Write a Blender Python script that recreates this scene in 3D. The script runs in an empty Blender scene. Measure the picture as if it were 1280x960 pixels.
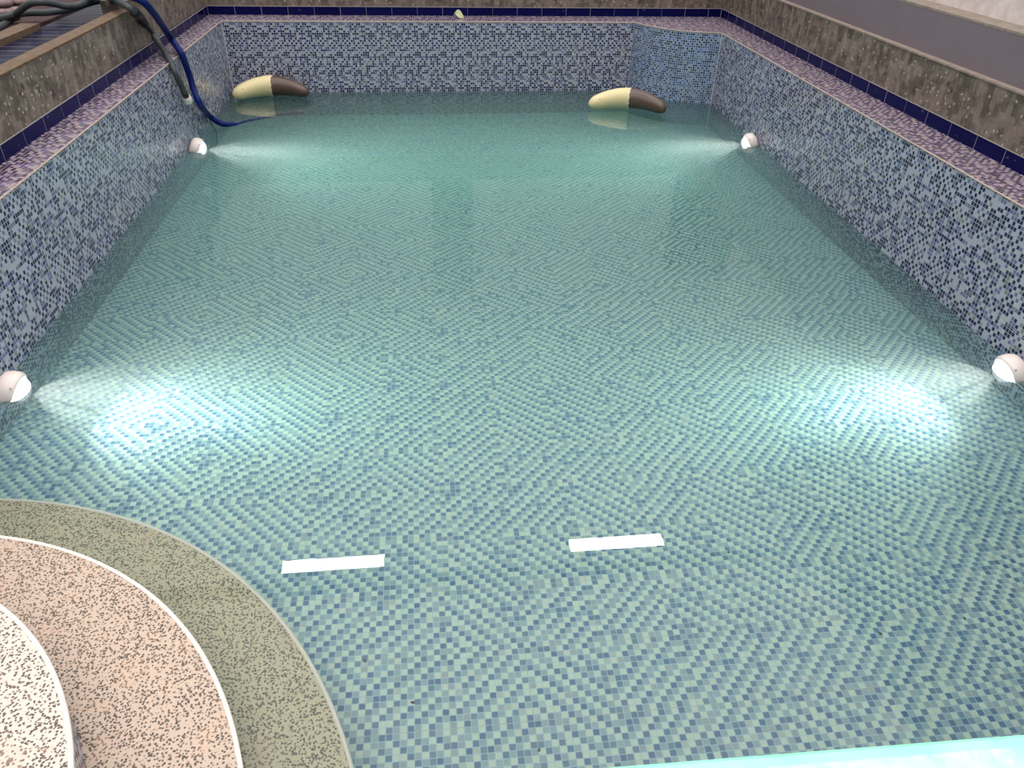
import bpy, bmesh, math, random
from mathutils import Vector, Matrix
random.seed(7)
SC = bpy.context.scene
COL = SC.collection

# ------------------------------------------------------------------ camera
F_PX, PITCH, ROLL, YAW, CAM_H = 936.05, 0.6013, 0.0267, -0.1242, 2.2239
cp, sp = math.cos(PITCH), math.sin(PITCH)
MZ = Matrix.Rotation(YAW, 3, 'Z')
FWD = Vector((0, cp, -sp)); UP0 = Vector((0, sp, cp)); RT0 = Vector((1, 0, 0))
RT = MZ @ (math.cos(ROLL) * RT0 + math.sin(ROLL) * UP0)
UP = MZ @ (-math.sin(ROLL) * RT0 + math.cos(ROLL) * UP0)
FWD = MZ @ FWD
CAM = Vector((0, 0, CAM_H))
cd = bpy.data.cameras.new('camera'); co = bpy.data.objects.new('camera', cd); COL.objects.link(co)
m = Matrix((RT, UP, -FWD)).transposed().to_4x4(); m.translation = CAM
co.matrix_world = m
cd.sensor_width = 36.0; cd.lens = F_PX / 1280 * 36.0; cd.clip_start = 0.02
SC.camera = co

# ------------------------------------------------------------------ light and exposure
SC.view_settings.view_transform = 'Standard'; SC.view_settings.look = 'None'
SC.view_settings.exposure = 0.0; SC.view_settings.gamma = 1.0; SC.view_settings.use_curve_mapping = False
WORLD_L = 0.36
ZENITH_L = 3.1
LED_L = 45.0
LAMP_W = 85.0
BEAM_W = 150.0
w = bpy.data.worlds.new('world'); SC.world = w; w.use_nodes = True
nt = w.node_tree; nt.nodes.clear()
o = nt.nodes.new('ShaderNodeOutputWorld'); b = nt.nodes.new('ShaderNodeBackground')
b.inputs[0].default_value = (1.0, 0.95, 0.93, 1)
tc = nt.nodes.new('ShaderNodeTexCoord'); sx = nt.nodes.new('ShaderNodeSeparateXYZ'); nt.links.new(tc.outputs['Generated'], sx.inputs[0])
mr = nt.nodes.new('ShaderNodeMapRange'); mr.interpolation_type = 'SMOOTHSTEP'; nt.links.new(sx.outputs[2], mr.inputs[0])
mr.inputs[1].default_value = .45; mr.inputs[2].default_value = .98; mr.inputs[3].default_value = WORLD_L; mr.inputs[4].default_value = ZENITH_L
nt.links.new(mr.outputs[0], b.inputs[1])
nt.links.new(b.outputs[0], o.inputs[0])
cy = SC.cycles
cy.use_denoising = True; cy.denoiser = 'OPENIMAGEDENOISE'
cy.max_bounces = 12; cy.diffuse_bounces = 5; cy.glossy_bounces = 3; cy.transmission_bounces = 8; cy.volume_bounces = 1
cy.sample_clamp_indirect = 6; cy.sample_clamp_direct = 0
cy.caustics_reflective = False; cy.caustics_refractive = True; cy.blur_glossy = 0.0
cy.use_light_tree = True

# ------------------------------------------------------------------ pool measures (metres, water level z = 0)
H = 0.7625                       # top of the tiled pool wall
XL = -2.1925
def XR(y): return 3.2787 + 0.0265 * (y - 5)
def YB(x): return 9.4924 + 0.0153 * x
CL = -2.4184
def CR(y): return 3.6167 + 0.0265 * (y - 5)
def YO(x): return 9.92 + 0.0153 * x
YF = 0.60                        # near wall
ZS = 0.86                        # top of the blue border
ZP = 1.17                        # top of the stone parapets
def ZF(y): return -(0.40 if y < 3.2 else 0.40 + 0.09 * (y - 3.2))

def ray(px, py):
    d = (px - 640) / F_PX * RT - (py - 480) / F_PX * UP + FWD
    return d.normalized()
def on_z(px, py, z):
    d = ray(px, py); return CAM + d * ((z - CAM.z) / d.z)
def on_x(px, py, x):
    d = ray(px, py); return CAM + d * (x / d.x)
def under(px, py, z):            # bottom point seen through the water
    d = ray(px, py); P = on_z(px, py, 0); k = 1 / 1.33; c = -d.z
    t = k * d + (k * c - math.sqrt(1 - k * k * (1 - c * c))) * Vector((0, 0, 1))
    return P + t * (z / t.z)

# ------------------------------------------------------------------ helpers
def tag(o, label=None, cat=None, group=None, kind=None):
    if label: o['label'] = label
    if cat: o['category'] = cat
    if group: o['group'] = group
    if kind: o['kind'] = kind
    return o
def empty(name, loc=(0, 0, 0), rot=(0, 0, 0)):
    o = bpy.data.objects.new(name, None); COL.objects.link(o); o.location = loc; o.rotation_euler = rot
    o.empty_display_size = 0.05
    return o
def obj(name, bm, mat, parent=None, smooth=False):
    me = bpy.data.meshes.new(name); bm.normal_update(); bm.to_mesh(me); bm.free()
    for m_ in (mat if isinstance(mat, (list, tuple)) else [mat]): me.materials.append(m_)
    if smooth:
        for p in me.polygons: p.use_smooth = True
    o = bpy.data.objects.new(name, me); COL.objects.link(o)
    if parent: o.parent = parent
    return o
def quad(bm, pts, uvs=None, mi=0):
    uvl = bm.loops.layers.uv.verify()
    f = bm.faces.new([bm.verts.new(p) for p in pts]); f.material_index = mi
    if uvs:
        for l, u in zip(f.loops, uvs): l[uvl].uv = u
    return f
def hexa(bm, lo4, hi4, mi=0):
    """closed prism between two rings (lower and upper), UVs in metres"""
    n = len(lo4); uvl = bm.loops.layers.uv.verify()
    a = [bm.verts.new(p) for p in lo4]; c = [bm.verts.new(p) for p in hi4]
    u = 0
    for i in range(n):
        j = (i + 1) % n
        L = (Vector(lo4[j]) - Vector(lo4[i])).length
        f = bm.faces.new((a[i], a[j], c[j], c[i])); f.material_index = mi
        for l, uv in zip(f.loops, [(u, lo4[i][2]), (u + L, lo4[j][2]), (u + L, hi4[j][2]), (u, hi4[i][2])]): l[uvl].uv = uv
        u += L
    f = bm.faces.new(c); f.material_index = mi
    for l in f.loops: l[uvl].uv = l.vert.co.xy
    f = bm.faces.new(list(reversed(a))); f.material_index = mi
    for l in f.loops: l[uvl].uv = l.vert.co.xy
    bmesh.ops.recalc_face_normals(bm, faces=bm.faces)
def prism(bm, ring, z0, z1, mi=0):
    hexa(bm, [(p[0], p[1], z0) for p in ring], [(p[0], p[1], z1) for p in ring], mi)
def lathe(bm, prof, n=32, mat=Matrix.Identity(4)):
    """prof: (radius, z) list; revolved about local Z"""
    rings = []
    for r, z in prof:
        if r < 1e-6: rings.append([bm.verts.new(mat @ Vector((0, 0, z)))])
        else: rings.append([bm.verts.new(mat @ Vector((r * math.cos(2 * math.pi * k / n), r * math.sin(2 * math.pi * k / n), z))) for k in range(n)])
    for A, B in zip(rings, rings[1:]):
        for k in range(n):
            k2 = (k + 1) % n
            v = [A[k % len(A)], A[k2 % len(A)], B[k2 % len(B)], B[k % len(B)]]
            v = [x for i, x in enumerate(v) if x not in v[:i]]
            if len(v) > 2: bm.faces.new(v)
    bmesh.ops.recalc_face_normals(bm, faces=bm.faces)
def spline(pts, sub=8):
    P = [Vector(p) for p in pts]; P = [2 * P[0] - P[1]] + P + [2 * P[-1] - P[-2]]; out = []
    for i in range(1, len(P) - 2):
        for s in range(sub):
            t = s / sub
            out.append(0.5 * ((2 * P[i]) + (-P[i-1] + P[i+1]) * t + (2*P[i-1] - 5*P[i] + 4*P[i+1] - P[i+2]) * t*t + (-P[i-1] + 3*P[i] - 3*P[i+1] + P[i+2]) * t**3))
    out.append(P[-2]); return out
def tube(bm, pts, r, n=14, rf=None, caps=True):
    """swept tube along pts, r constant or rf(t, index)"""
    P = [Vector(p) for p in pts]; N = len(P)
    T = [(P[min(i + 1, N - 1)] - P[max(i - 1, 0)]).normalized() for i in range(N)]
    up = Vector((0, 0, 1)) if abs(T[0].z) < 0.9 else Vector((1, 0, 0))
    u = (up - T[0] * up.dot(T[0])).normalized(); rings = []
    for i in range(N):
        u = (u - T[i] * u.dot(T[i])).normalized(); v = T[i].cross(u)
        rr = rf(i / (N - 1)) if rf else r
        rings.append([bm.verts.new(P[i] + rr * (math.cos(2*math.pi*k/n) * u + math.sin(2*math.pi*k/n) * v)) for k in range(n)])
    for A, B in zip(rings, rings[1:]):
        for k in range(n): bm.faces.new((A[k], A[(k+1) % n], B[(k+1) % n], B[k]))
    if caps: bm.faces.new(rings[0]); bm.faces.new(rings[-1])
    bmesh.ops.recalc_face_normals(bm, faces=bm.faces)

# ------------------------------------------------------------------ materials
class NT:
    def __init__(s, name):
        s.m = bpy.data.materials.new(name); s.m.use_nodes = True; s.t = s.m.node_tree; s.t.nodes.clear()
        s.out = s.n('OutputMaterial')
    def n(s, typ, **kw):
        x = s.t.nodes.new('ShaderNode' + typ)
        for k, v in kw.items(): setattr(x, k, v)
        return x
    def l(s, a, b_): s.t.links.new(a, b_)
    def math(s, op, a, b_=None, c=None, clamp=False):
        x = s.n('Math', operation=op, use_clamp=clamp)
        for i, v in enumerate((a, b_, c)):
            if v is None: continue
            if isinstance(v, (int, float)): x.inputs[i].default_value = v
            else: s.l(v, x.inputs[i])
        return x.outputs[0]
    def mix(s, f, a, b_, typ='RGBA', blend='MIX'):
        x = s.n('Mix', data_type=typ, blend_type=blend)
        if isinstance(f, (int, float)): x.inputs[0].default_value = f
        else: s.l(f, x.inputs[0])
        for i, v in ((6, a), (7, b_)):
            if isinstance(v, (tuple, list)): x.inputs[i].default_value = tuple(v) + ((1,) if len(v) == 3 else ())
            else: s.l(v, x.inputs[i])
        return x.outputs[2]
    def ramp(s, f, stops, interp='LINEAR'):
        x = s.n('ValToRGB'); e = x.color_ramp; e.interpolation = interp
        while len(e.elements) > 1: e.elements.remove(e.elements[-1])
        e.elements[0].position = stops[0][0]; e.elements[0].color = tuple(stops[0][1]) + (1,)
        for p, c in stops[1:]:
            y = e.elements.new(p); y.color = tuple(c) + (1,)
        s.l(f, x.inputs[0]); return x.outputs[0]
    def comb(s, x, y, z=0.0):
        c = s.n('CombineXYZ')
        for i, v in enumerate((x, y, z)):
            if isinstance(v, (int, float)): c.inputs[i].default_value = v
            else: s.l(v, c.inputs[i])
        return c.outputs[0]
    def wn(s, vec):
        x = s.n('TexWhiteNoise', noise_dimensions='3D'); s.l(vec, x.inputs['Vector']); return x.outputs['Value'], x.outputs['Color']
    def noise(s, vec, scale, detail=3, rough=0.5):
        x = s.n('TexNoise'); s.l(vec, x.inputs['Vector']); x.inputs['Scale'].default_value = scale
        x.inputs['Detail'].default_value = detail; x.inputs['Roughness'].default_value = rough; return x.outputs['Fac']
    def uv(s): return s.n('TexCoord').outputs['UV']
    def gen(s): return s.n('TexCoord').outputs['Object']
    def sep(s, v):
        x = s.n('SeparateXYZ'); s.l(v, x.inputs[0]); return x.outputs[0], x.outputs[1], x.outputs[2]
    def bsdf(s, color, rough=0.5, spec=0.5, bump=None, bs=0.2, metal=0.0, dist=0.01):
        p = s.n('BsdfPrincipled')
        if isinstance(color, (tuple, list)): p.inputs['Base Color'].default_value = tuple(color) + (1,)
        else: s.l(color, p.inputs['Base Color'])
        if isinstance(rough, (int, float)): p.inputs['Roughness'].default_value = rough
        else: s.l(rough, p.inputs['Roughness'])
        p.inputs['Specular IOR Level'].default_value = spec; p.inputs['Metallic'].default_value = metal
        if bump is not None:
            bn = s.n('Bump'); bn.inputs['Strength'].default_value = bs; bn.inputs['Distance'].default_value = dist
            s.l(bump, bn.inputs['Height']); s.l(bn.outputs[0], p.inputs['Normal'])
        s.l(p.outputs[0], s.out.inputs[0]); return p
def simple(name, col, rough=0.5, spec=0.5, metal=0.0):
    k = NT(name); k.bsdf(col, rough, spec, metal=metal); return k.m

CELL = 0.025
def cells(k, cell, g):
    x, y, _ = k.sep(k.uv())
    sx, sy = k.math('DIVIDE', x, cell), k.math('DIVIDE', y, cell)
    ix, iy = k.math('FLOOR', sx), k.math('FLOOR', sy)
    fx, fy = k.math('FRACT', sx), k.math('FRACT', sy)
    dx = k.math('MINIMUM', fx, k.math('SUBTRACT', 1.0, fx)); dy = k.math('MINIMUM', fy, k.math('SUBTRACT', 1.0, fy))
    gr = k.math('LESS_THAN', k.math('MINIMUM', dx, dy), g)
    return x, y, ix, iy, gr

def wall_mosaic(name, light=(.40, .42, .50), mid=(.12, .15, .28), dark=(.003, .006, .055), pd=0.41, pm=0.23, rep=(12, 24), grout=(.42, .43, .49), cell=CELL, g=.07):
    k = NT(name); x, y, ix, iy, gr = cells(k, cell, g)
    mx = k.math('FLOORED_MODULO', ix, rep[0]); my = k.math('FLOORED_MODULO', iy, rep[1])
    v, _ = k.wn(k.comb(mx, my, 3.7)); v2, c2 = k.wn(k.comb(ix, iy, 9.1)); v3, _ = k.wn(k.comb(mx, my, 5.2))
    par = k.math('FLOORED_MODULO', k.math('ADD', ix, iy), 2)
    v = k.math('ADD', v, k.math('MULTIPLY', k.math('SUBTRACT', par, .5), .36), clamp=True)
    c = k.ramp(v, [(0, dark), (pd, mid), (pd + pm, light)], 'CONSTANT')
    c = k.mix(k.math('MULTIPLY', v3, .30), c, (.40, .38, .58), blend='SOFT_LIGHT')
    # a few warm and greenish pieces
    c = k.mix(k.math('MULTIPLY', k.math('GREATER_THAN', v2, .93), .35), c, (.50, .56, .40))
    c = k.mix(gr, c, grout)
    big = k.noise(k.uv(), 1.7, 3)
    c = k.mix(k.math('MULTIPLY', k.math('SUBTRACT', big, .45), .5, clamp=True), c, (.25, .27, .28))
    # sheet joints
    jx = k.math('LESS_THAN', k.math('FLOORED_MODULO', k.math('ADD', y, -H + 6.0 + .0012), .6), .0030)
    c = k.mix(k.math('MULTIPLY', jx, .75), c, (.62, .62, .62))
    k.bsdf(c, .22, .5, bump=k.math('SUBTRACT', 1.0, gr), bs=.25, dist=.002)
    return k.m

def floor_mosaic(name):
    k = NT(name); x, y, ix, iy, gr = cells(k, CELL, .065)
    tx = k.math('FLOOR', k.math('DIVIDE', ix, 12)); ty = k.math('FLOOR', k.math('DIVIDE', iy, 12))
    tv, _ = k.wn(k.comb(tx, ty, 1.0)); tv2, _ = k.wn(k.comb(tx, ty, 2.0))
    mx = k.math('FLOORED_MODULO', ix, 12); my = k.math('FLOORED_MODULO', iy, 12)
    sgn = k.math('SUBTRACT', k.math('MULTIPLY', k.math('GREATER_THAN', tv, .5), 2.0), 1.0)
    a = k.math('ADD', mx, k.math('MULTIPLY', sgn, my))
    # slow drift makes the diagonals wander like the printed sheet
    dr = k.math('FLOOR', k.math('DIVIDE', k.math('ADD', my, k.math('MULTIPLY', tv2, 5)), 5))
    ph = k.math('FLOORED_MODULO', k.math('ADD', a, k.math('FLOOR', k.math('MULTIPLY', tv2, 3))), 3)
    v, _ = k.wn(k.comb(mx, my, 4.0)); v2, _ = k.wn(k.comb(ix, iy, 8.0)); v3, _ = k.wn(k.comb(ix, iy, 2.5))
    ph = k.math('FLOORED_MODULO', k.math('ADD', ph, k.math('GREATER_THAN', v, .94)), 3)
    c = k.ramp(k.math('DIVIDE', ph, 3), [(0, (.018, .085, .27)), (.2, (.28, .36, .44)), (.5, (.68, .70, .60))], 'CONSTANT')
    c = k.mix(k.math('MULTIPLY', v3, .22), c, (.50, .58, .50))
    c = k.mix(k.math('MULTIPLY', k.math('GREATER_THAN', v2, .95), .5), c, (.66, .60, .52))
    c = k.mix(k.math('MULTIPLY', gr, .85), c, (.42, .58, .68))
    j = k.math('MAXIMUM', k.math('LESS_THAN', k.math('FLOORED_MODULO', k.math('ADD', x, .0012), .3), .0024),
               k.math('LESS_THAN', k.math('FLOORED_MODULO', k.math('ADD', y, .0012), .3), .0024))
    c = k.mix(k.math('MULTIPLY', j, .7), c, (.40, .40, .33))
    k.bsdf(c, .35, .4)
    return k.m

def stone(name):
    k = NT(name); u = k.uv(); x, y, _ = k.sep(u)
    n1 = k.noise(u, 9, 6, .65); n2 = k.noise(k.comb(k.math('MULTIPLY', x, 1.5), k.math('MULTIPLY', y, 1.0)), 14, 4, .6)
    # patchwork of rectangular slips
    br = k.n('TexBrick'); k.l(u, br.inputs['Vector']); br.inputs['Scale'].default_value = 1.0
    br.inputs['Brick Width'].default_value = .17; br.inputs['Row Height'].default_value = .085; br.inputs['Mortar Size'].default_value = .0
    br.inputs['Color1'].default_value = (0, 0, 0, 1); br.inputs['Color2'].default_value = (1, 1, 1, 1); br.offset = .37
    vo = k.n('TexVoronoi'); k.l(u, vo.inputs['Vector']); vo.inputs['Scale'].default_value = 27
    vv = k.n('TexVoronoi'); k.l(k.comb(k.math('MULTIPLY', x, 1.8), y), vv.inputs['Vector']); vv.inputs['Scale'].default_value = 60
    c = k.ramp(n1, [(.32, (.045, .034, .026)), (.44, (.125, .100, .078)), (.56, (.20, .165, .135)), (.70, (.36, .31, .27))])
    c = k.mix(k.math('MULTIPLY', br.outputs['Color'], .45), c, (.095, .082, .066))
    c = k.mix(k.math('MULTIPLY', k.math('GREATER_THAN', n2, .56), .40), c, (.30, .25, .22))
    b2 = k.n('TexBrick'); k.l(k.comb(y, x), b2.inputs['Vector']); b2.inputs['Scale'].default_value = 1.0; b2.offset = .6
    b2.inputs['Brick Width'].default_value = .13; b2.inputs['Row Height'].default_value = .055; b2.inputs['Mortar Size'].default_value = .0
    b2.inputs['Color1'].default_value = (0, 0, 0, 1); b2.inputs['Color2'].default_value = (1, 1, 1, 1)
    c = k.mix(k.math('MULTIPLY', k.math('GREATER_THAN', b2.outputs['Color'], .78), .5), c, (.26, .215, .18))
    c = k.mix(k.math('MULTIPLY', k.math('LESS_THAN', b2.outputs['Color'], .18), .5), c, (.060, .045, .035))
    pb = k.math('LESS_THAN', vo.outputs['Distance'], .24)
    pk, _ = k.wn(vo.outputs['Position']); pb = k.math('MULTIPLY', pb, k.math('GREATER_THAN', pk, .72))
    c = k.mix(k.math('MULTIPLY', pb, .85), c, (.50, .44, .38))
    fine = k.math('LESS_THAN', vv.outputs['Distance'], .28); pf, _ = k.wn(vv.outputs['Position'])
    c = k.mix(k.math('MULTIPLY', k.math('MULTIPLY', fine, k.math('GREATER_THAN', pf, .6)), .5), c, (.24, .20, .17))
    jt = k.math('LESS_THAN', k.math('FLOORED_MODULO', x, .6), .003)
    c = k.mix(k.math('MULTIPLY', jt, .35), c, (.3, .27, .24))
    k.bsdf(c, .42, .4, bump=n1, bs=.2, dist=.004)
    return k.m

def blue_tile(name, col=(.002, .003, .055), tile=.30, var=.4, spec=.10):
    k = NT(name); u = k.uv(); x, y, _ = k.sep(u)
    j = k.math('LESS_THAN', k.math('FLOORED_MODULO', x, tile), .005)
    v, _ = k.wn(k.comb(k.math('FLOOR', k.math('DIVIDE', x, tile)), 0, 0))
    c = k.mix(k.math('MULTIPLY', v, var), col, (.006, .009, .10))
    c = k.mix(k.math('MULTIPLY', k.math('GREATER_THAN', k.noise(u, 9, 4, .7), .66), .25), c, (.2, .2, .25))
    pv, _ = k.wn(k.comb(k.math('FLOOR', k.math('DIVIDE', k.math('ADD', x, .15), tile)), 1, 0))
    c = k.mix(k.math('MULTIPLY', j, k.math('ADD', .25, k.math('MULTIPLY', pv, .6))), c, (.42, .42, .48))
    k.bsdf(c, .22, spec); return k.m

def terrazzo(name, base=(.74, .60, .49)):
    k = NT(name); u = k.gen()
    vo = k.n('TexVoronoi'); k.l(u, vo.inputs['Vector']); vo.inputs['Scale'].default_value = 120; vo.inputs['Randomness'].default_value = 1
    pv, pc = k.wn(vo.outputs['Position'])
    n = k.noise(u, 170, 2, .6); nb = k.noise(u, 2.5, 3, .5)
    thr = k.math('ADD', .06, k.math('MULTIPLY', nb, .45))
    sp_ = k.math('MULTIPLY', k.math('GREATER_THAN', pv, thr), k.math('LESS_THAN', k.math('ADD', vo.outputs['Distance'], k.math('MULTIPLY', n, .6)), .78))
    c = k.mix(n, tuple(v * .80 for v in base), tuple(min(1, v * 1.22) for v in base))
    dk = k.ramp(pv, [(.4, (.06, .045, .032)), (.7, (.018, .016, .016)), (.9, (.20, .13, .095))], 'CONSTANT')
    c = k.mix(k.math('MULTIPLY', sp_, .9), c, dk)
    c = k.mix(k.math('MULTIPLY', k.math('GREATER_THAN', k.noise(u, 6, 3), .62), .18), c, (.62, .40, .28))
    k.bsdf(c, .45, .4, bump=n, bs=.2, dist=.003); return k.m

def plaster(name, a, b_, scale=14, rough=.85, bs=.5):
    k = NT(name); u = k.gen(); n = k.noise(u, scale, 6, .65)
    c = k.ramp(n, [(.3, a), (.65, b_)])
    k.bsdf(c, rough, .2, bump=k.noise(u, scale * 4, 5, .7), bs=bs, dist=.01); return k.m

M = {}
M['wall'] = wall_mosaic('wall mosaic')
M['side_wall'] = wall_mosaic('side wall mosaic', rep=(60, 24))
M['corner'] = wall_mosaic('corner mosaic', light=(.22, .32, .52), mid=(.07, .13, .30), dark=(.004, .007, .040), pd=.38, pm=.34, rep=(997, 997), grout=(.42, .48, .58), g=.10)
M['coping'] = wall_mosaic('coping mosaic', light=(.36, .29, .32), mid=(.09, .075, .19), dark=(.006, .005, .045), pd=.40, pm=.26, grout=(.40, .31, .30), g=.07)
M['floor'] = floor_mosaic('floor mosaic')
M['stone'] = stone('stone tile')
M['blue'] = blue_tile('cobalt border tile')
M['trim'] = simple('beige edge grout', (.42, .34, .29), .6)
M['pale_grout'] = simple('pale border grout', (.30, .29, .30), .6)
M['white_trim'] = simple('white corner grout', (.62, .62, .62), .5)
M['terrazzo'] = terrazzo('pebble wash', (.47, .372, .295))
M['terrazzo_top'] = terrazzo('dry pebble wash', (.60, .53, .47))
M['terrazzo_wet'] = terrazzo('olive pebble wash', (.56, .50, .34))  # more olive base colour for the submerged tread
M['step_edge'] = simple('cream step edging', (.80, .74, .66), .35)
M['grey_paint'] = plaster('mauve grey paint', (.185, .155, .175), (.200, .170, .190), 5, .6, .05)
M['concrete'] = plaster('bare concrete', (.22, .18, .15), (.36, .30, .26), 22)
M['white_plaster'] = plaster('rough white plaster', (.62, .54, .52), (.82, .76, .74), 8, .9, 1.0)

# ------------------------------------------------------------------ water
k = NT('pool water')
rf = k.n('BsdfGlass'); rf.inputs['IOR'].default_value = 1.33; rf.inputs['Roughness'].default_value = 0.0
k.l(rf.outputs[0], k.out.inputs['Surface'])
va = k.n('VolumeAbsorption'); va.inputs['Color'].default_value = (.10, .96, .76, 1); va.inputs['Density'].default_value = .38
vs = k.n('VolumeScatter'); vs.inputs['Color'].default_value = (.88, .97, .95, 1); vs.inputs['Density'].default_value = .42; vs.inputs['Anisotropy'].default_value = 0.0
ad = k.n('AddShader'); k.l(va.outputs[0], ad.inputs[0]); k.l(vs.outputs[0], ad.inputs[1]); k.l(ad.outputs[0], k.out.inputs['Volume'])
M['water'] = k.m

# corner bulge in plan
CORNER = [(2.535, YB(2.535)), (2.62, 9.37), (2.70, 9.235), (2.79, 9.13), (2.92, 9.00), (3.055, 8.935), (3.22, 8.880), (XR(8.85), 8.85)]
def wall_strip(name, path, zlo, zhi, mat, thick, side, **kw):
    """vertical wall of real thickness along a plan path; zlo(y) may slope; side=+1 thickness to the left of the path"""
    bm = bmesh.new(); uvl = bm.loops.layers.uv.verify(); u = kw.get('u0', 0.0)
    n = len(path); off = []
    for i in range(n):
        a = Vector(path[max(i-1, 0)]); c = Vector(path[min(i+1, n-1)]); d = (c - a).normalized()
        off.append(Vector(path[i]) + side * thick * Vector((-d.y, d.x)))
    for i in range(n - 1):
        A, B, A2, B2 = Vector(path[i]), Vector(path[i+1]), off[i], off[i+1]; L = (B - A).length
        zl = lambda p: zlo(p.y) if callable(zlo) else zlo
        za, zb = zl(A), zl(B)
        quad(bm, [(A.x, A.y, za), (B.x, B.y, zb), (B.x, B.y, zhi), (A.x, A.y, zhi)], [(u, za), (u+L, zb), (u+L, zhi), (u, zhi)])
        quad(bm, [(A2.x, A2.y, za), (B2.x, B2.y, zb), (B2.x, B2.y, zhi), (A2.x, A2.y, zhi)], [(u, za), (u+L, zb), (u+L, zhi), (u, zhi)])
        quad(bm, [(A.x, A.y, zhi), (B.x, B.y, zhi), (B2.x, B2.y, zhi), (A2.x, A2.y, zhi)], [(u, 0), (u+L, 0), (u+L, thick), (u, thick)])
        quad(bm, [(A.x, A.y, za), (B.x, B.y, zb), (B2.x, B2.y, zb), (A2.x, A2.y, za)], [(u, 0), (u+L, 0), (u+L, thick), (u, thick)])
        u += L
    for P, Q in ((Vector(path[0]), off[0]), (Vector(path[-1]), off[-1])):
        z = zl(P); quad(bm, [(P.x, P.y, z), (Q.x, Q.y, z), (Q.x, Q.y, zhi), (P.x, P.y, zhi)], [(0, z), (thick, z), (thick, zhi), (0, zhi)])
    bmesh.ops.remove_doubles(bm, verts=bm.verts, dist=1e-5); bmesh.ops.recalc_face_normals(bm, faces=bm.faces)
    return tag(obj(name, bm, mat), kind='structure')

# ---- pool shell
ys = [YF - .2, 3.2, 9.8]
bm = bmesh.new(); uvl = bm.loops.layers.uv.verify()
nx = [XL - .02, 3.55]
for y0, y1 in ((YF - .2, 3.2), (3.2, 9.9)):
    P = [(nx[0], y0, ZF(y0)), (nx[1], y0, ZF(y0)), (nx[1], y1, ZF(y1)), (nx[0], y1, ZF(y1))]
    quad(bm, P, [(p[0], p[1]) for p in P])
    P2 = [(p[0], p[1], -1.3) for p in P]; quad(bm, P2, [(p[0], p[1]) for p in P])
    for i in range(4):
        j = (i + 1) % 4
        if (i == 2 and y0 < 1) or (i == 0 and y0 > 1): continue
        quad(bm, [P[i], P[j], P2[j], P2[i]])
bmesh.ops.remove_doubles(bm, verts=bm.verts, dist=1e-5); bmesh.ops.recalc_face_normals(bm, faces=bm.faces)
fl = tag(obj('floor', bm, M['floor']), kind='structure')
BOT = -1.25
wall_strip('wall_left', [(XL, YF - .1), (XL, YB(XL) + .15)], BOT, H, M['side_wall'], .20, 1)
wall_strip('wall_right', [(XR(YF - .1), YF - .1), (XR(8.95), 8.95)], BOT, H, M['side_wall'], .30, -1)
wall_strip('wall_back', [(XL - .15, YB(XL - .15)), (2.60, YB(2.60))], BOT, H, M['wall'], .38, 1)
wall_strip('wall_front', [(XL - .2, YF), (3.4, YF)], BOT, H, M['wall'], .15, -1)
wall_strip('wall_corner', CORNER, BOT, H - .0005, M['corner'], .10, 1)

# ---- coping (ledge) as one ring around the pool
def ledge(name, ring, uvf, z1=H + .006, z0=H - .0004, mat='coping'):
    bm = bmesh.new(); prism(bm, ring, z0, z1); uvl = bm.loops.layers.uv.verify()
    for f in bm.faces:
        if abs(f.normal.z) > .5:
            for l in f.loops: l[uvl].uv = uvf(l.vert.co)
    return tag(obj(name, bm, M[mat]), kind='structure')
ledge('trim_1', [(XL, YF), (XL, YB(XL)), (CL - .02, YO(CL)), (CL - .02, YF)], lambda c: (c.y, c.x))
ledge('trim_2', [(XR(YF), YF), (CR(YF) + .02, YF), (CR(9.95) + .02, 9.95), (CR(8.85) , 9.3), (XR(8.85), 8.85)][:0] or
      [(XR(YF), YF), (CR(YF) + .02, YF), (CR(9.9) + .02, 9.97), (XR(8.85), 8.85)], lambda c: (c.y, c.x))
ledge('trim_3', [(XL, YB(XL)), (CL - .02, YO(CL)), (CR(9.9) + .02, 9.97)] + list(reversed(CORNER)), lambda c: (c.x, c.y))
ledge('trim_4', [(CL - .02, YF - .6), (3.55, YF - .6), (3.55, YF), (CL - .02, YF)], lambda c: (c.x, c.y))
# thin grout bead along the ledge edge
def bead(name, pts, r, mat):
    bm = bmesh.new(); tube(bm, pts, r, 6); return tag(obj(name, bm, M[mat]), kind='structure')
bead('trim_5', [(XL + .001, YF, H + .002), (XL + .001, YB(XL), H + .002)], .0055, 'trim')
bead('trim_6', [(XR(YF), YF, H + .002), (XR(8.85), 8.85, H + .002)], .0065, 'trim')
bead('trim_7', [(XL, YB(XL), H + .002), (2.535, YB(2.535), H + .002)] + [(p[0], p[1], H + .002) for p in CORNER[1:]], .0065, 'trim')
bead('trim_8', [(XL, YB(XL), -1.0), (XL, YB(XL), H)], .007, 'white_trim')
bead('trim_9', [(CORNER[-1][0] - .001, CORNER[-1][1], -1.0), (CORNER[-1][0] - .001, CORNER[-1][1], H)], .007, 'white_trim')
bead('trim_10', [(2.535, YB(2.535), -1.0), (2.535, YB(2.535), H)], .004, 'trim')

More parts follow.
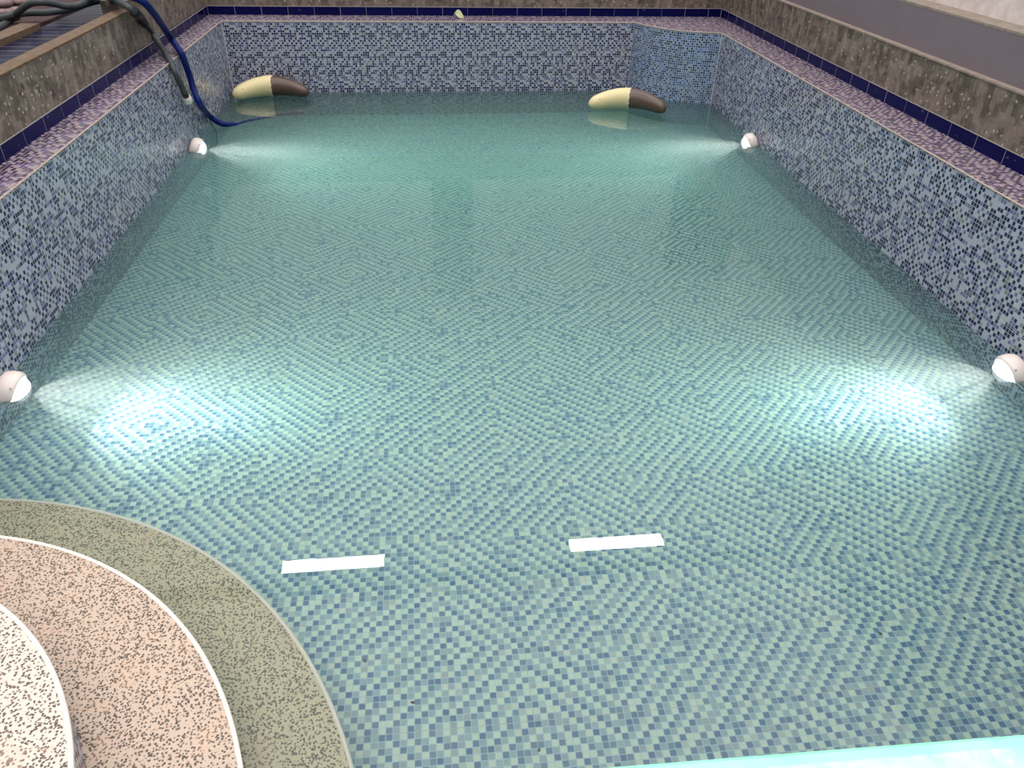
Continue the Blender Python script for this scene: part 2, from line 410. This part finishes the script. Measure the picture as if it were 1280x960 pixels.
# ---- cobalt border strips and stone parapets
wall_strip('baseboard_left', [(CL, YF - .5), (CL, YO(CL))], H, ZS, M['blue'], .02, 1)
wall_strip('baseboard_right', [(CR(YF - .5), YF - .5), (CR(9.97), 9.97)], H, ZS, M['blue'], .02, -1)
wall_strip('baseboard_back', [(CL, YO(CL)), (CR(9.97), YO(3.7))], H, ZS, M['blue'], .02, 1)
bead('trim_11', [(CL, YF - .5, ZS), (CL, YO(CL), ZS)], .0035, 'pale_grout')
bead('trim_12', [(CR(YF), YF, ZS), (CR(9.97), 9.97, ZS)], .0035, 'pale_grout')
bead('trim_13', [(CL, YO(CL), ZS), (CR(9.97), YO(3.7), ZS)], .004, 'pale_grout')
PX = CL - .006
wall_strip('wall_left_parapet', [(PX, YF - .5), (PX, 7.33)], ZS, ZP, M['stone'], .10, 1)
wall_strip('wall_left_far_parapet', [(PX - .012, 7.33), (PX - .012, YO(CL) + .3)], ZS - .3, 1.245, M['stone'], .22, 1)
wall_strip('wall_right_parapet', [(CR(YF - .5) + .006, YF - .5), (CR(10.1) + .006, 10.1)], ZS, ZP, M['stone'], .10, -1)
wall_strip('wall_back_parapet', [(CL - .25, YO(CL) + .006), (CR(10), YO(3.7) + .006)], ZS, 1.25, M['stone'], .20, 1)

# ---- right: pale ledge, mauve-grey upstand, concrete sill, white plaster wall
def box(bm, x0, x1, y0, y1, z0, z1): prism(bm, [(x0, y0), (x1, y0), (x1, y1), (x0, y1)], z0, z1)
def slab(name, xa, xb, y0, y1, z0, z1, mat):
    bm = bmesh.new(); prism(bm, [(xa(y0), y0), (xb(y0), y0), (xb(y1), y1), (xa(y1), y1)], z0, z1)
    return tag(obj(name, bm, M[mat]), kind='structure')
c0 = lambda d: (lambda y: CR(y) + d)
slab('trim_14', c0(.0), c0(.075), 0, 10.1, ZP, ZP + .012, 'concrete')
slab('wall_right_upstand', c0(.060), c0(.30), 0, 10.4, ZS, 1.455, 'grey_paint')
slab('trim_15', c0(.058), c0(.36), 0, 10.4, 1.455, 1.470, 'concrete')
slab('wall_right_plaster', c0(.245), c0(.50), 0, 8.8, 1.0, 3.6, 'white_plaster')
# ---- masonry behind the back parapet: column on top
M['column'] = plaster('dark painted column', (.045, .045, .045), (.060, .058, .058), 5, .7, .05)
bm = bmesh.new(); prism(bm, [(.07, 9.93), (.63, 9.93), (.63, 10.35), (.07, 10.35)], 1.25, 3.0)
tag(obj('wall_back_column', bm, M['column']), kind='structure')
bm = bmesh.new(); prism(bm, [(3.66, 10.14), (4.85, 10.14), (4.85, 10.5), (3.66, 10.5)], 1.0, 2.9)
tag(obj('wall_back_pier', bm, M['column']), kind='structure')

# ---- left: dark blue tiled ledge, mosaic-topped kerb, pebble bed
M['ledge_tile'] = blue_tile('dark ledge tile', (.008, .010, .026), .15, .2, .06)
M['kerb'] = plaster('brown stone capping', (.08, .052, .032), (.17, .12, .08), 17, .5, .3)
def flat(name, x0, x1, y0, y1, z0, z1, mat):
    bm = bmesh.new(); box(bm, x0, x1, y0, y1, z0, z1); uvl = bm.loops.layers.uv.verify()
    for f in bm.faces:
        for l in f.loops: l[uvl].uv = (l.vert.co.y, l.vert.co.x)
    return tag(obj(name, bm, M[mat]), kind='structure')
flat('trim_16', PX - .115, PX + .003, YF - .5, 7.335, ZP, ZP + .012, 'kerb')
flat('floor_side_ledge', -3.02, PX - .10, YF, 10.2, .95, 1.10, 'ledge_tile')
flat('trim_17', -3.12, -2.98, YF, 6.85, 1.06, 1.145, 'kerb')
M['soil'] = plaster('dark pebble mortar', (.03, .018, .02), (.09, .055, .06), 30)
flat('floor_pebble_bed', -5.2, -3.10, YF, 10.2, .95, 1.10, 'soil')

# ---- water body
bm = bmesh.new(); e_ = .004
wring = [(XL - e_, YF - e_), (XR(YF) + e_, YF - e_)] + [(p_[0] + e_, p_[1] + e_) for p_ in reversed(CORNER)] + [(XL - e_, YB(XL) + e_)]
hexa(bm, [(p_[0], p_[1], ZF(p_[1]) - .004) for p_ in wring], [(p_[0], p_[1], 0.0) for p_ in wring])
tag(obj('pool_water', bm, M['water']), 'clear blue-green water filling the mosaic tiled pool', 'water', kind='stuff')

# ------------------------------------------------------------------ corner steps
STEPS = [(-2.131, .738, 1.908, -.15, -.55), (-2.064, .784, 1.527, .045, -.15), (-2.147, .760, 1.226, .25, .045)]
root = tag(empty('corner_steps', (XL, YF, -.4)), 'three rounded pebble-wash corner steps with cream edging, lowest under water', 'steps')
M['riser'] = wall_mosaic('riser mosaic', pd=.22, pm=.3)
for (cx, cyy, r, z1, z0) in STEPS:
    def arc(rr, n=120):
        pts = []
        for i in range(n + 1):
            a = math.radians(-60 + 210 * i / n); x, y = cx + rr * math.cos(a), cyy + rr * math.sin(a)
            if x >= XL + .001 and y >= YF + .001: pts.append((x, y))
        return pts
    A = arc(r - .012); ring = A + [(XL + .001, YF + .001)]
    bm = bmesh.new(); prism(bm, ring, z1 - .03, z1)
    off = Vector((XL, YF, -.4))
    def rel(o): o.location = -off; return o
    tread = rel(obj('step_tread', bm, M['terrazzo_wet' if z1 < 0 else 'terrazzo_top' if z1 > .2 else 'terrazzo'], root))
    bm = bmesh.new(); R_ = arc(r - .016) + [(XL + .001, YF + .001)]; prism(bm, R_, z0 - .02, z1 - .031)
    rs = obj('step_riser', bm, M['riser'], tread)
    bm = bmesh.new(); A = arc(r - .006); tube(bm, [(p[0], p[1], z1 - .004) for p in A], .0085, 8)
    e = obj('step_edging', bm, M['step_edge'], tread, True); e['label'] = 'cream edging strip'

# ------------------------------------------------------------------ underwater wall lamps
M['lamp_body'] = simple('white lamp plastic', (.80, .70, .66), .35)
M['lamp_screw'] = simple('lamp screw steel', (.35, .33, .32), .3, metal=.8)
k = NT('lit lens'); e = k.n('Emission'); e.inputs[0].default_value = (.93, .97, 1, 1); e.inputs[1].default_value = 5.0; k.l(e.outputs[0], k.out.inputs[0]); M['lens'] = k.m
def pool_lamp(loc, facing, label, scale=1.0):
    d = Vector(facing).normalized(); q = d.to_track_quat('Z', 'Y')
    t = empty('pool_lamp', loc); t.rotation_mode = 'QUATERNION'; t.rotation_quaternion = q; t.scale = (scale,) * 3
    tag(t, label, 'pool light', 'round white wall lamps at the waterline')
    bm = bmesh.new(); lathe(bm, [(0, -.045), (.070, -.045), (.088, -.035), (.100, -.010), (.103, .020), (.101, .036), (.096, .044), (.088, .047), (.084, .042), (0, .040)], 40)
    obj('housing', bm, M['lamp_body'], t, True)
    bm = bmesh.new(); lathe(bm, [(.078, .0425), (.075, .056), (.064, .072), (.047, .084), (.026, .091), (0, .094)], 32)
    obj('lens', bm, M['lens'], t, True)
    for a in (45, 135, 225, 315):
        bm = bmesh.new(); A = math.radians(a)
        lathe(bm, [(0, .0), (.006, .0), (.006, .005), (0, .006)], 10, Matrix.Translation((.1005 * math.cos(A), .1005 * math.sin(A), .03)) @ Matrix.Rotation(A, 4, 'Z') @ Matrix.Rotation(math.pi / 2, 4, 'Y'))
        obj('screw', bm, M['lamp_screw'], t)
    l = bpy.data.lights.new('lamp_light', 'SPOT'); l.energy = LAMP_W; l.color = (1.0, .98, .92); l.spot_size = math.radians(118); l.spot_blend = 1.0; l.shadow_soft_size = .004
    lo = bpy.data.objects.new('lamp_light', l); COL.objects.link(lo); ld = Vector((math.copysign(1, facing[0]), 0, -.02)).normalized()
    lo.location = Vector(loc) + Vector((math.copysign(.108, facing[0]), 0, -.058)); lo.rotation_mode = 'QUATERNION'; lo.rotation_quaternion = ld.to_track_quat('-Z', 'Y')
    l2 = bpy.data.lights.new('lamp_beam', 'SPOT'); l2.energy = BEAM_W; l2.color = (1.0, .98, .95); l2.spot_size = math.radians(48); l2.spot_blend = 1.0; l2.shadow_soft_size = .004
    l3 = bpy.data.objects.new('lamp_beam', l2); COL.objects.link(l3); l3.location = lo.location; l3.rotation_mode = 'QUATERNION'; l3.rotation_quaternion = Vector((math.copysign(1, facing[0]), 0, -.10)).normalized().to_track_quat('-Z', 'Y')
    return t
dn = -.42
pool_lamp((XL + .05, 3.36, .0), (1, .0, dn), 'round white pool lamp low on left wall nearest the steps')
pool_lamp((XL + .05, 7.34, .0), (1, .0, dn), 'round white pool lamp on left wall below the hanging hoses')
pool_lamp((XR(3.1) - .05, 3.13, .0), (-1, .0, dn), 'round white pool lamp on right wall at the right photo edge')
pool_lamp((XR(7.3) - .05, 7.32, .0), (-1, .0, dn), 'round white pool lamp on right wall near the curved blue corner')

# ------------------------------------------------------------------ ceiling LED battens (far pair mirrored in the water, near pair added for light)
M['batten'] = simple('white batten housing', (.7, .7, .7), .5)
k = NT('led diffuser'); e = k.n('Emission'); e.inputs[0].default_value = (1, .97, .95, 1); e.inputs[1].default_value = LED_L; k.l(e.outputs[0], k.out.inputs[0]); M['led'] = k.m
ZC = 3.9
def batten(x0, x1, y0, y1, label, cat_=True):
    cx, cyy = (x0 + x1) / 2, (y0 + y1) / 2
    t = tag(empty('ceiling_light', (cx, cyy, ZC)), label, 'ceiling light', 'long LED ceiling lights mirrored in the water')
    hx, hy = (x1 - x0) / 2, (y1 - y0) / 2
    bm = bmesh.new(); box(bm, -hx - .02, hx + .02, -hy - .02, hy + .02, .012, .07); obj('light_housing', bm, M['batten'], t)
    bm = bmesh.new(); box(bm, -hx, hx, -hy, hy, 0, .012); obj('diffuser', bm, M['led'], t)
    for s in (-1, 1):
        bm = bmesh.new(); tube(bm, [(s * hx * .8, 0, .07), (s * hx * .8, 0, .30)], .006, 8); obj('hanger_rod', bm, M['batten'], t)
batten(-1.69, -.625, 5.57, 5.73, 'left LED ceiling light, seen as left white bar mirrored in the water')
batten(1.40, 2.45, 5.60, 5.77, 'right LED ceiling light, seen as right white bar mirrored in the water')
for x0, sd in ((-1.69, 'left'), (1.40, 'right')):  # unseen near pair, added to brighten the steps
    batten(x0, x0 + 1.06, 1.60, 1.76, 'added unseen LED light above the near end of the pool on the %s, brightening the steps' % sd)
for y in (5.66, 1.68):
    bm = bmesh.new(); box(bm, -3.2, 4.2, y - .06, y + .06, ZC + .30, ZC + .42)
    tag(obj('ceiling_beam', bm, M['batten']), kind='structure')

# ------------------------------------------------------------------ floats
M['cream'] = NT('cream plastic'); kk = M['cream']
n_ = kk.noise(kk.gen(), 9, 4, .6); kk.bsdf(kk.ramp(n_, [(.3, (.66, .56, .30)), (.7, (.72, .62, .36))]), .42, .4); M['cream'] = kk.m
M['brown'] = simple('brown plastic', (.085, .052, .038), .38)
M['collar'] = simple('pale collar', (.78, .70, .45), .4)
M['emboss'] = simple('raised lettering', (.13, .085, .065), .4)
def pool_float(tipL, tipR, sag, label, jag):
    L = Vector(tipL); Rr = Vector(tipR); mid = (L + Rr) / 2; ax = (Rr - L); ln = ax.length; ax.normalize()
    bk = Vector((-ax.y, ax.x, 0))
    t = tag(empty('crescent_float', (mid.x, mid.y, 0)), label, 'pool float', 'two-tone crescent floats at the far end')
    N = 40; zc = .062
    def cpt(s):   # s 0..1
        a = (s - .5) * 2
        return ax * (a * ln / 2) + bk * (sag * (1 - a * a)) + Vector((0, 0, zc + .055 * (1 - a * a)))
    def rad(s):
        a = abs((s - .5) * 2); base = .112 - .050 * a ** 1.7
        e = max(0.0, (a - .80) / .20); return max(.002, base * math.sqrt(max(0, 1 - e ** 2.4)))
    S = [.5 - .5 * math.cos(math.pi * i / (2 * N) * 1.0) if False else i / (2 * N) for i in range(2 * N + 1)]
    # denser ends
    S = [0, .004, .010, .02, .035, .055] + [.08 + .84 * i / 56 for i in range(57)] + [.945, .965, .98, .99, .996, 1]
    split = .50
    A = [s for s in S if s < split] + [split]; B = [split] + [s for s in S if s > split]
    bm = bmesh.new(); tube(bm, [cpt(s) for s in A], 0, 24, rf=None) if False else None
    def half(seq, name, mat, k_=1.0, hollow=False):
        bm = bmesh.new(); pts = [cpt(s) for s in seq]; n = len(seq)
        tube(bm, pts, 0, 28, rf=lambda q: rad(seq[int(round(q * (n - 1)))]) * k_)
        return obj(name, bm, mat, t, True)
    a_ = half(A, 'cream_half', M['cream'], 1.0); a_['label'] = 'cream plastic half'
    b2 = half(B, 'brown_half', M['brown'], .965); b2['label'] = 'dark brown plastic half'
    # jagged cream lip overlapping the brown half
    bm = bmesh.new(); n = 56; P0 = cpt(split); T = (cpt(split + .01) - cpt(split - .01)).normalized()
    u_ = Vector((0, 0, 1)); u_ = (u_ - T * u_.dot(T)).normalized(); v_ = T.cross(u_)
    r0 = rad(split) * 1.004; ri = []; ro = []
    for i in range(n):
        a = 2 * math.pi * i / n; dvec = math.cos(a) * u_ + math.sin(a) * v_
        wdt = .008 + jag * max(0, math.sin(a * 1.0 + 2.2)) * (.6 + .4 * math.sin(7 * a)) + .004 * math.sin(11 * a)
        ri.append([bm.verts.new(P0 - T * .004 + dvec * r0), bm.verts.new(P0 + T * max(.004, wdt) + dvec * r0), bm.verts.new(P0 + T * max(.004, wdt) + dvec * (r0 * .955))])
    for i in range(n):
        A_, B_ = ri[i], ri[(i + 1) % n]
        bm.faces.new((A_[0], B_[0], B_[1], A_[1])); bm.faces.new((A_[1], B_[1], B_[2], A_[2]))
    lp = obj('seam_lip', bm, M['collar'], a_, True)
    # small drain hole plug on the cream end
    s = .10; P = cpt(s); dirv = (Vector((0, 0, .55)) - bk).normalized(); T = (cpt(s + .01) - cpt(s - .01)).normalized(); dirv = (dirv - T * dirv.dot(T)).normalized()
    q = dirv.to_track_quat('Z', 'Y').to_matrix().to_4x4(); bm = bmesh.new()
    lathe(bm, [(0, 0), (.006, 0), (.006, .003), (0, .0035)], 12, Matrix.Translation(P + dirv * (rad(s) - .001)) @ q); obj('plug', bm, M['brown'], a_)
    # raised lettering row on the brown half
    bm = bmesh.new()
    for i, s in enumerate([.60 + .026 * j for j in range(7)]):
        P = cpt(s); T = (cpt(s + .01) - cpt(s - .01)).normalized(); dv = (Vector((0, 0, 1.0)) - bk * .9); dv = (dv - T * dv.dot(T)).normalized(); W = T.cross(dv)
        c_ = P + dv * (rad(s) * .965)
        for (aa, bb, sa, sb) in ((-.006, 0, .0018, .009), (.004, .005 * (-1) ** i, .006, .0018)):
            o_ = c_ + T * aa + W * bb
            vs_ = [o_ + T * (sx * sa) + W * (sy * sb) + dv * h_ for h_ in (-.002, .002) for sx, sy in ((-1, -1), (1, -1), (1, 1), (-1, 1))]
            V = [bm.verts.new(x) for x in vs_]
            for f in ((0, 1, 2, 3), (4, 5, 6, 7), (0, 1, 5, 4), (1, 2, 6, 5), (2, 3, 7, 6), (3, 0, 4, 7)): bm.faces.new([V[z] for z in f])
    bmesh.ops.recalc_face_normals(bm, faces=bm.faces)
    obj('raised_marking', bm, M['emboss'], b2)
    return t
def w2(px, py): p = on_z(px, py, 0.0); return (p.x, p.y, 0)
pool_float(w2(293, 127), w2(386, 124), .19, 'cream and brown crescent float near the back left corner, with a chipped seam', .030)
pool_float(w2(736, 138), w2(831, 145), .19, 'cream and brown crescent float in front of the curved blue corner', .010)

# ------------------------------------------------------------------ hoses
M['hose_blue'] = simple('blue hose rubber', (.002, .010, .105), .5, .15)
M['hose_grey'] = simple('grey hose rubber', (.045, .055, .060), .5, .3)
M['black_rub'] = simple('black rubber', (.012, .012, .012), .5)
M['cuff'] = simple('white hose cuff', (.85, .76, .70), .5)
def hose(name, pts, r, mat, label, cat='hose'):
    bm = bmesh.new(); P = spline(pts, 10)
    tube(bm, P, r, 14); o = obj(name, bm, M[mat], None, True)
    return tag(o, label, cat)
def zz(L): return [tuple(on_z(px, py, z)) for px, py, z in L]
bx = XL + .035
blue = zz([(60, -14, 1.24), (110, -6, 1.28), (150, -6, 1.31), (175, 0, 1.30), (190, 14, 1.20), (203, 32, 1.02), (215, 50, .86), (226, 66, .80)])
blue += [tuple(on_x(px, py, x)) for px, py, x in [(236, 92, XL + .05), (242, 112, XL + .07), (250, 130, XL + .13)]]
blue += zz([(262, 145, .10), (276, 154, .035), (291, 156.5, .0)])
blue += [tuple(under(px, py, z)) for px, py, z in [(306, 152, -.06), (330, 147, -.12), (352, 143, -.26), (368, 141, -.42), (378, 141, -.56)]]
hose('blue_hose', blue, .029, 'hose_blue', 'blue vacuum hose draped over the left coping into the water')
grey = zz([(-30, 30, 1.15), (0, 22.5, 1.16), (30, 16.5, 1.17), (60, 15.5, 1.17), (84, 11.5, 1.18), (104, 6, 1.19), (122, 1, 1.22), (140, 0, 1.25), (154, 5, 1.26), (166, 13.5, 1.22), (176, 22, 1.10), (188, 39, .94), (200, 56, .84), (209, 70, .80)])
grey += [tuple(on_x(px, py, x)) for px, py, x in [(218, 89, XL + .045), (226, 106, XL + .06), (232, 119, XL + .06)]]
g = hose('grey_hose', grey, .027, 'hose_grey', 'grey hose over the left parapet ending in a white cuff')
gp = spline(grey, 10)
def sub_tube(name, p0, p1, r, mat, parent, lab=None):
    bm = bmesh.new(); tube(bm, [p0, p0 + (p1 - p0) * .5, p1], r, 16, rf=(r if callable(r) else None)); o = obj(name, bm, M[mat], parent, True)
    if lab: o['label'] = lab
    return o
i0 = 9 * 10 + 2; i1 = 10 * 10 + 6
bm = bmesh.new(); tube(bm, gp[i0:i1], .036, 16, rf=lambda q: .040 if q < .45 else .033); jn = obj('coupling', bm, M['black_rub'], g, True); jn['label'] = 'black rubber coupling'
end = gp[-1]; dv = (gp[-1] - gp[-4]).normalized()
sub_tube('end_ring', end - dv * .035, end + dv * .012, .031, 'black_rub', g, 'black ring at the hose end')
sub_tube('hose_cuff', end + dv * .010, end + dv * .085, .036, 'cuff', g, 'white cuff')
hose('grey_hose', zz([(-20, 42, 1.14), (0, 34, 1.12), (12, 24, 1.13), (24, 14, 1.20), (36, 5.5, 1.26), (50, 3, 1.28), (66, 4.5, 1.26), (84, 8, 1.23), (102, 5, 1.24), (120, -8, 1.24)]), .025, 'hose_grey', 'looped grey hose behind the long one, on the left ledge')
hose('grey_hose', zz([(-20, 40, 1.125), (0, 28, 1.125), (14, 23, 1.125), (22, 21, 1.12)]), .024, 'hose_grey', 'short dark length of hose under the looped one')
cord = [tuple(end + dv * .03 + Vector((-.012, .02, 0)))]
cord += [tuple(on_x(px, py, XL + .012)) for px, py in [(248, 133), (255, 141)]]
cord += [tuple(on_x(262, 150, XL + .014))] + [tuple(under(270, 165, -.12)), tuple(under(271, 180, -.30))]
bm = bmesh.new(); tube(bm, spline(cord, 6), .0045, 6)
tag(obj('thin_cord', bm, M['black_rub'], None, True), 'thin black cord hanging down the left wall beside the blue hose', 'cord')

# ------------------------------------------------------------------ turquoise rail close to the camera
k = NT('turquoise gloss paint'); n = k.noise(k.gen(), 9, 4, .6)
k.bsdf(k.ramp(n, [(.35, (.30, .82, .62)), (.6, (.38, .87, .67)), (.75, (.72, .95, .88))]), .30, .7, bump=k.noise(k.gen(), 14, 3), bs=.5, dist=.02)
M['turq'] = k.m
zr = 1.45
e0, e1, e2 = on_z(560, 964, zr), on_z(900, 933.5, zr), on_z(1300, 906.5, zr)
print('RAIL', e0, e1, e2)
ex = (e2 - e0).normalized(); perp = Vector((ex.y, -ex.x, 0))
A = e0 - ex * .9; B = e2 + ex * .7
t = tag(empty('turquoise_rail', (e1.x, e1.y - .1, H)), 'glossy turquoise painted rail across the bottom edge of the photo', 'rail')
o0 = Vector((e1.x, e1.y - .1, H))
bm = bmesh.new()
prof = []
W_, T_ = .16, .05
for cxx, czz, a0 in ((-.02, -.02, 90), (-.02, -.03, 180),):
    pass
sec = [(0, -.05), (0, -.022), (.004, -.010), (.010, -.004), (.022, 0), (W_ - .022, 0), (W_ - .010, -.004), (W_ - .004, -.010), (W_, -.022), (W_, -.05)]
nseg = 24; rows = []
for i in range(nseg + 1):
    q = i / nseg; c_ = A.lerp(B, q); 
    rows.append([bm.verts.new(c_ + perp * s_ + Vector((0, 0, h_)) - o0) for s_, h_ in sec])
for r0_, r1_ in zip(rows, rows[1:]):
    for j in range(len(sec)): bm.faces.new((r0_[j], r0_[(j+1) % len(sec)], r1_[(j+1) % len(sec)], r1_[j]))
bm.faces.new(rows[0]); bm.faces.new(rows[-1]); bmesh.ops.recalc_face_normals(bm, faces=bm.faces)
obj('rail_top', bm, M['turq'], t)
for s in (-.7, .75):
    c_ = e1 + ex * s + perp * .08 - o0; bm = bmesh.new()
    tube(bm, [(c_.x, c_.y - .12, .02 - .0), (c_.x, c_.y, zr - H - .04)], .022, 14); obj('rail_post', bm, M['turq'], t, True)

# ------------------------------------------------------------------ small things
M['leaf'] = simple('pale dry leaf', (.55, .60, .36), .6)
p = on_z(574, 22, H + .012); bm = bmesh.new(); uvl = bm.loops.layers.uv.verify()
ng = 8
V = [[None] * (ng + 1) for _ in range(ng + 1)]
for s_ in (0, 1):
    pass
def leaf_pt(u, v):
    hw = .045 * math.sin(math.pi * min(1, u * .96 + .02)) ** .8
    return Vector((-.06 + .12 * u, (v - .5) * 2 * hw, .028 * math.sin(u * 5) + .035 * abs(v - .5) * 2 + .012))
for i in range(ng + 1):
    for j in range(ng + 1): V[i][j] = bm.verts.new(leaf_pt(i / ng, j / ng))
for i in range(ng):
    for j in range(ng): bm.faces.new((V[i][j], V[i+1][j], V[i+1][j+1], V[i][j+1]))
lf = obj('dry_leaf', bm, M['leaf'], None, True); lf.location = (p.x, p.y, H + .010); lf.rotation_euler = (.5, .1, -.5)
sm = lf.modifiers.new('thick', 'SOLIDIFY'); sm.thickness = .0015
tag(lf, 'curled pale yellow-green leaf lying on the back coping', 'leaf')
M['speck'] = simple('dark leaf crumb', (.03, .03, .03), .7)
specks = [(516, 878, 'beside the sheet joint near the bottom centre'), (674, 937, 'on the pool bottom just above the turquoise rail'), (456, 826, 'on the pool bottom beside the lowest step'),
          (1057, 739, 'on the pool bottom right of centre, upper one'), (1101, 792, 'on the pool bottom right of centre, lower one'), (911, 690, 'on the pool bottom right of the right white reflection'), (1206, 773, 'on the pool bottom nearest the right photo edge')]
for i, (px, py, lab) in enumerate(specks):
    P = under(px, py, -.397); bm = bmesh.new()
    n = 7; top = [Vector((.007 * (1 + .4 * math.sin(3 * a + i)) * math.cos(a), .005 * math.sin(a), .003)) for a in [2 * math.pi * q / n for q in range(n)]]
    a_ = [bm.verts.new(v) for v in top]; b_ = [bm.verts.new(Vector((v.x * 1.1, v.y * 1.1, -.002))) for v in top]
    bm.faces.new(a_); bm.faces.new(list(reversed(b_)))
    for q in range(n): bm.faces.new((a_[q], b_[q], b_[(q+1) % n], a_[(q+1) % n]))
    bmesh.ops.recalc_face_normals(bm, faces=bm.faces)
    s_ = obj('leaf_crumb', bm, M['speck']); s_.location = P; s_.rotation_euler = (0, 0, i * 1.3)
    tag(s_, 'tiny black leaf crumb ' + lab, 'debris', 'leaf crumbs on the pool bottom')
# pebbles in the bed beyond the left ledge
M['pebble'] = plaster('pale pebble', (.12, .085, .085), (.24, .18, .175), 12, .6, .1)
pebs = [(3, 4, .09), (13, 1, .05), (26, 2, .075), (11, 14.5, .04), (20, 12.5, .05), (3, 15, .045)]
labs = ['large pinkish pebble at the top left photo corner', 'small pebble between the two large ones in the top left bed', 'large rounded pebble left of the looped hose', 'small pebble just above the long grey hose', 'pale pebble touching the looped grey hose', 'small pebble at the left photo edge above the grey hose']
for (px, py, r), lb in zip(pebs, labs):
    P = on_z(px, py, 1.10 + r * .3); bm = bmesh.new(); bmesh.ops.create_icosphere(bm, subdivisions=3, radius=r)
    for v in bm.verts:
        v.co.z *= .55; v.co.x *= 1 + .12 * math.sin(px + v.co.y / r * 2); v.co.y *= 1.25
    o_ = obj('pebble', bm, M['pebble'], None, True); o_.location = P; tag(o_, lb, 'pebble', 'pebbles set in the dark bed behind the left ledge')
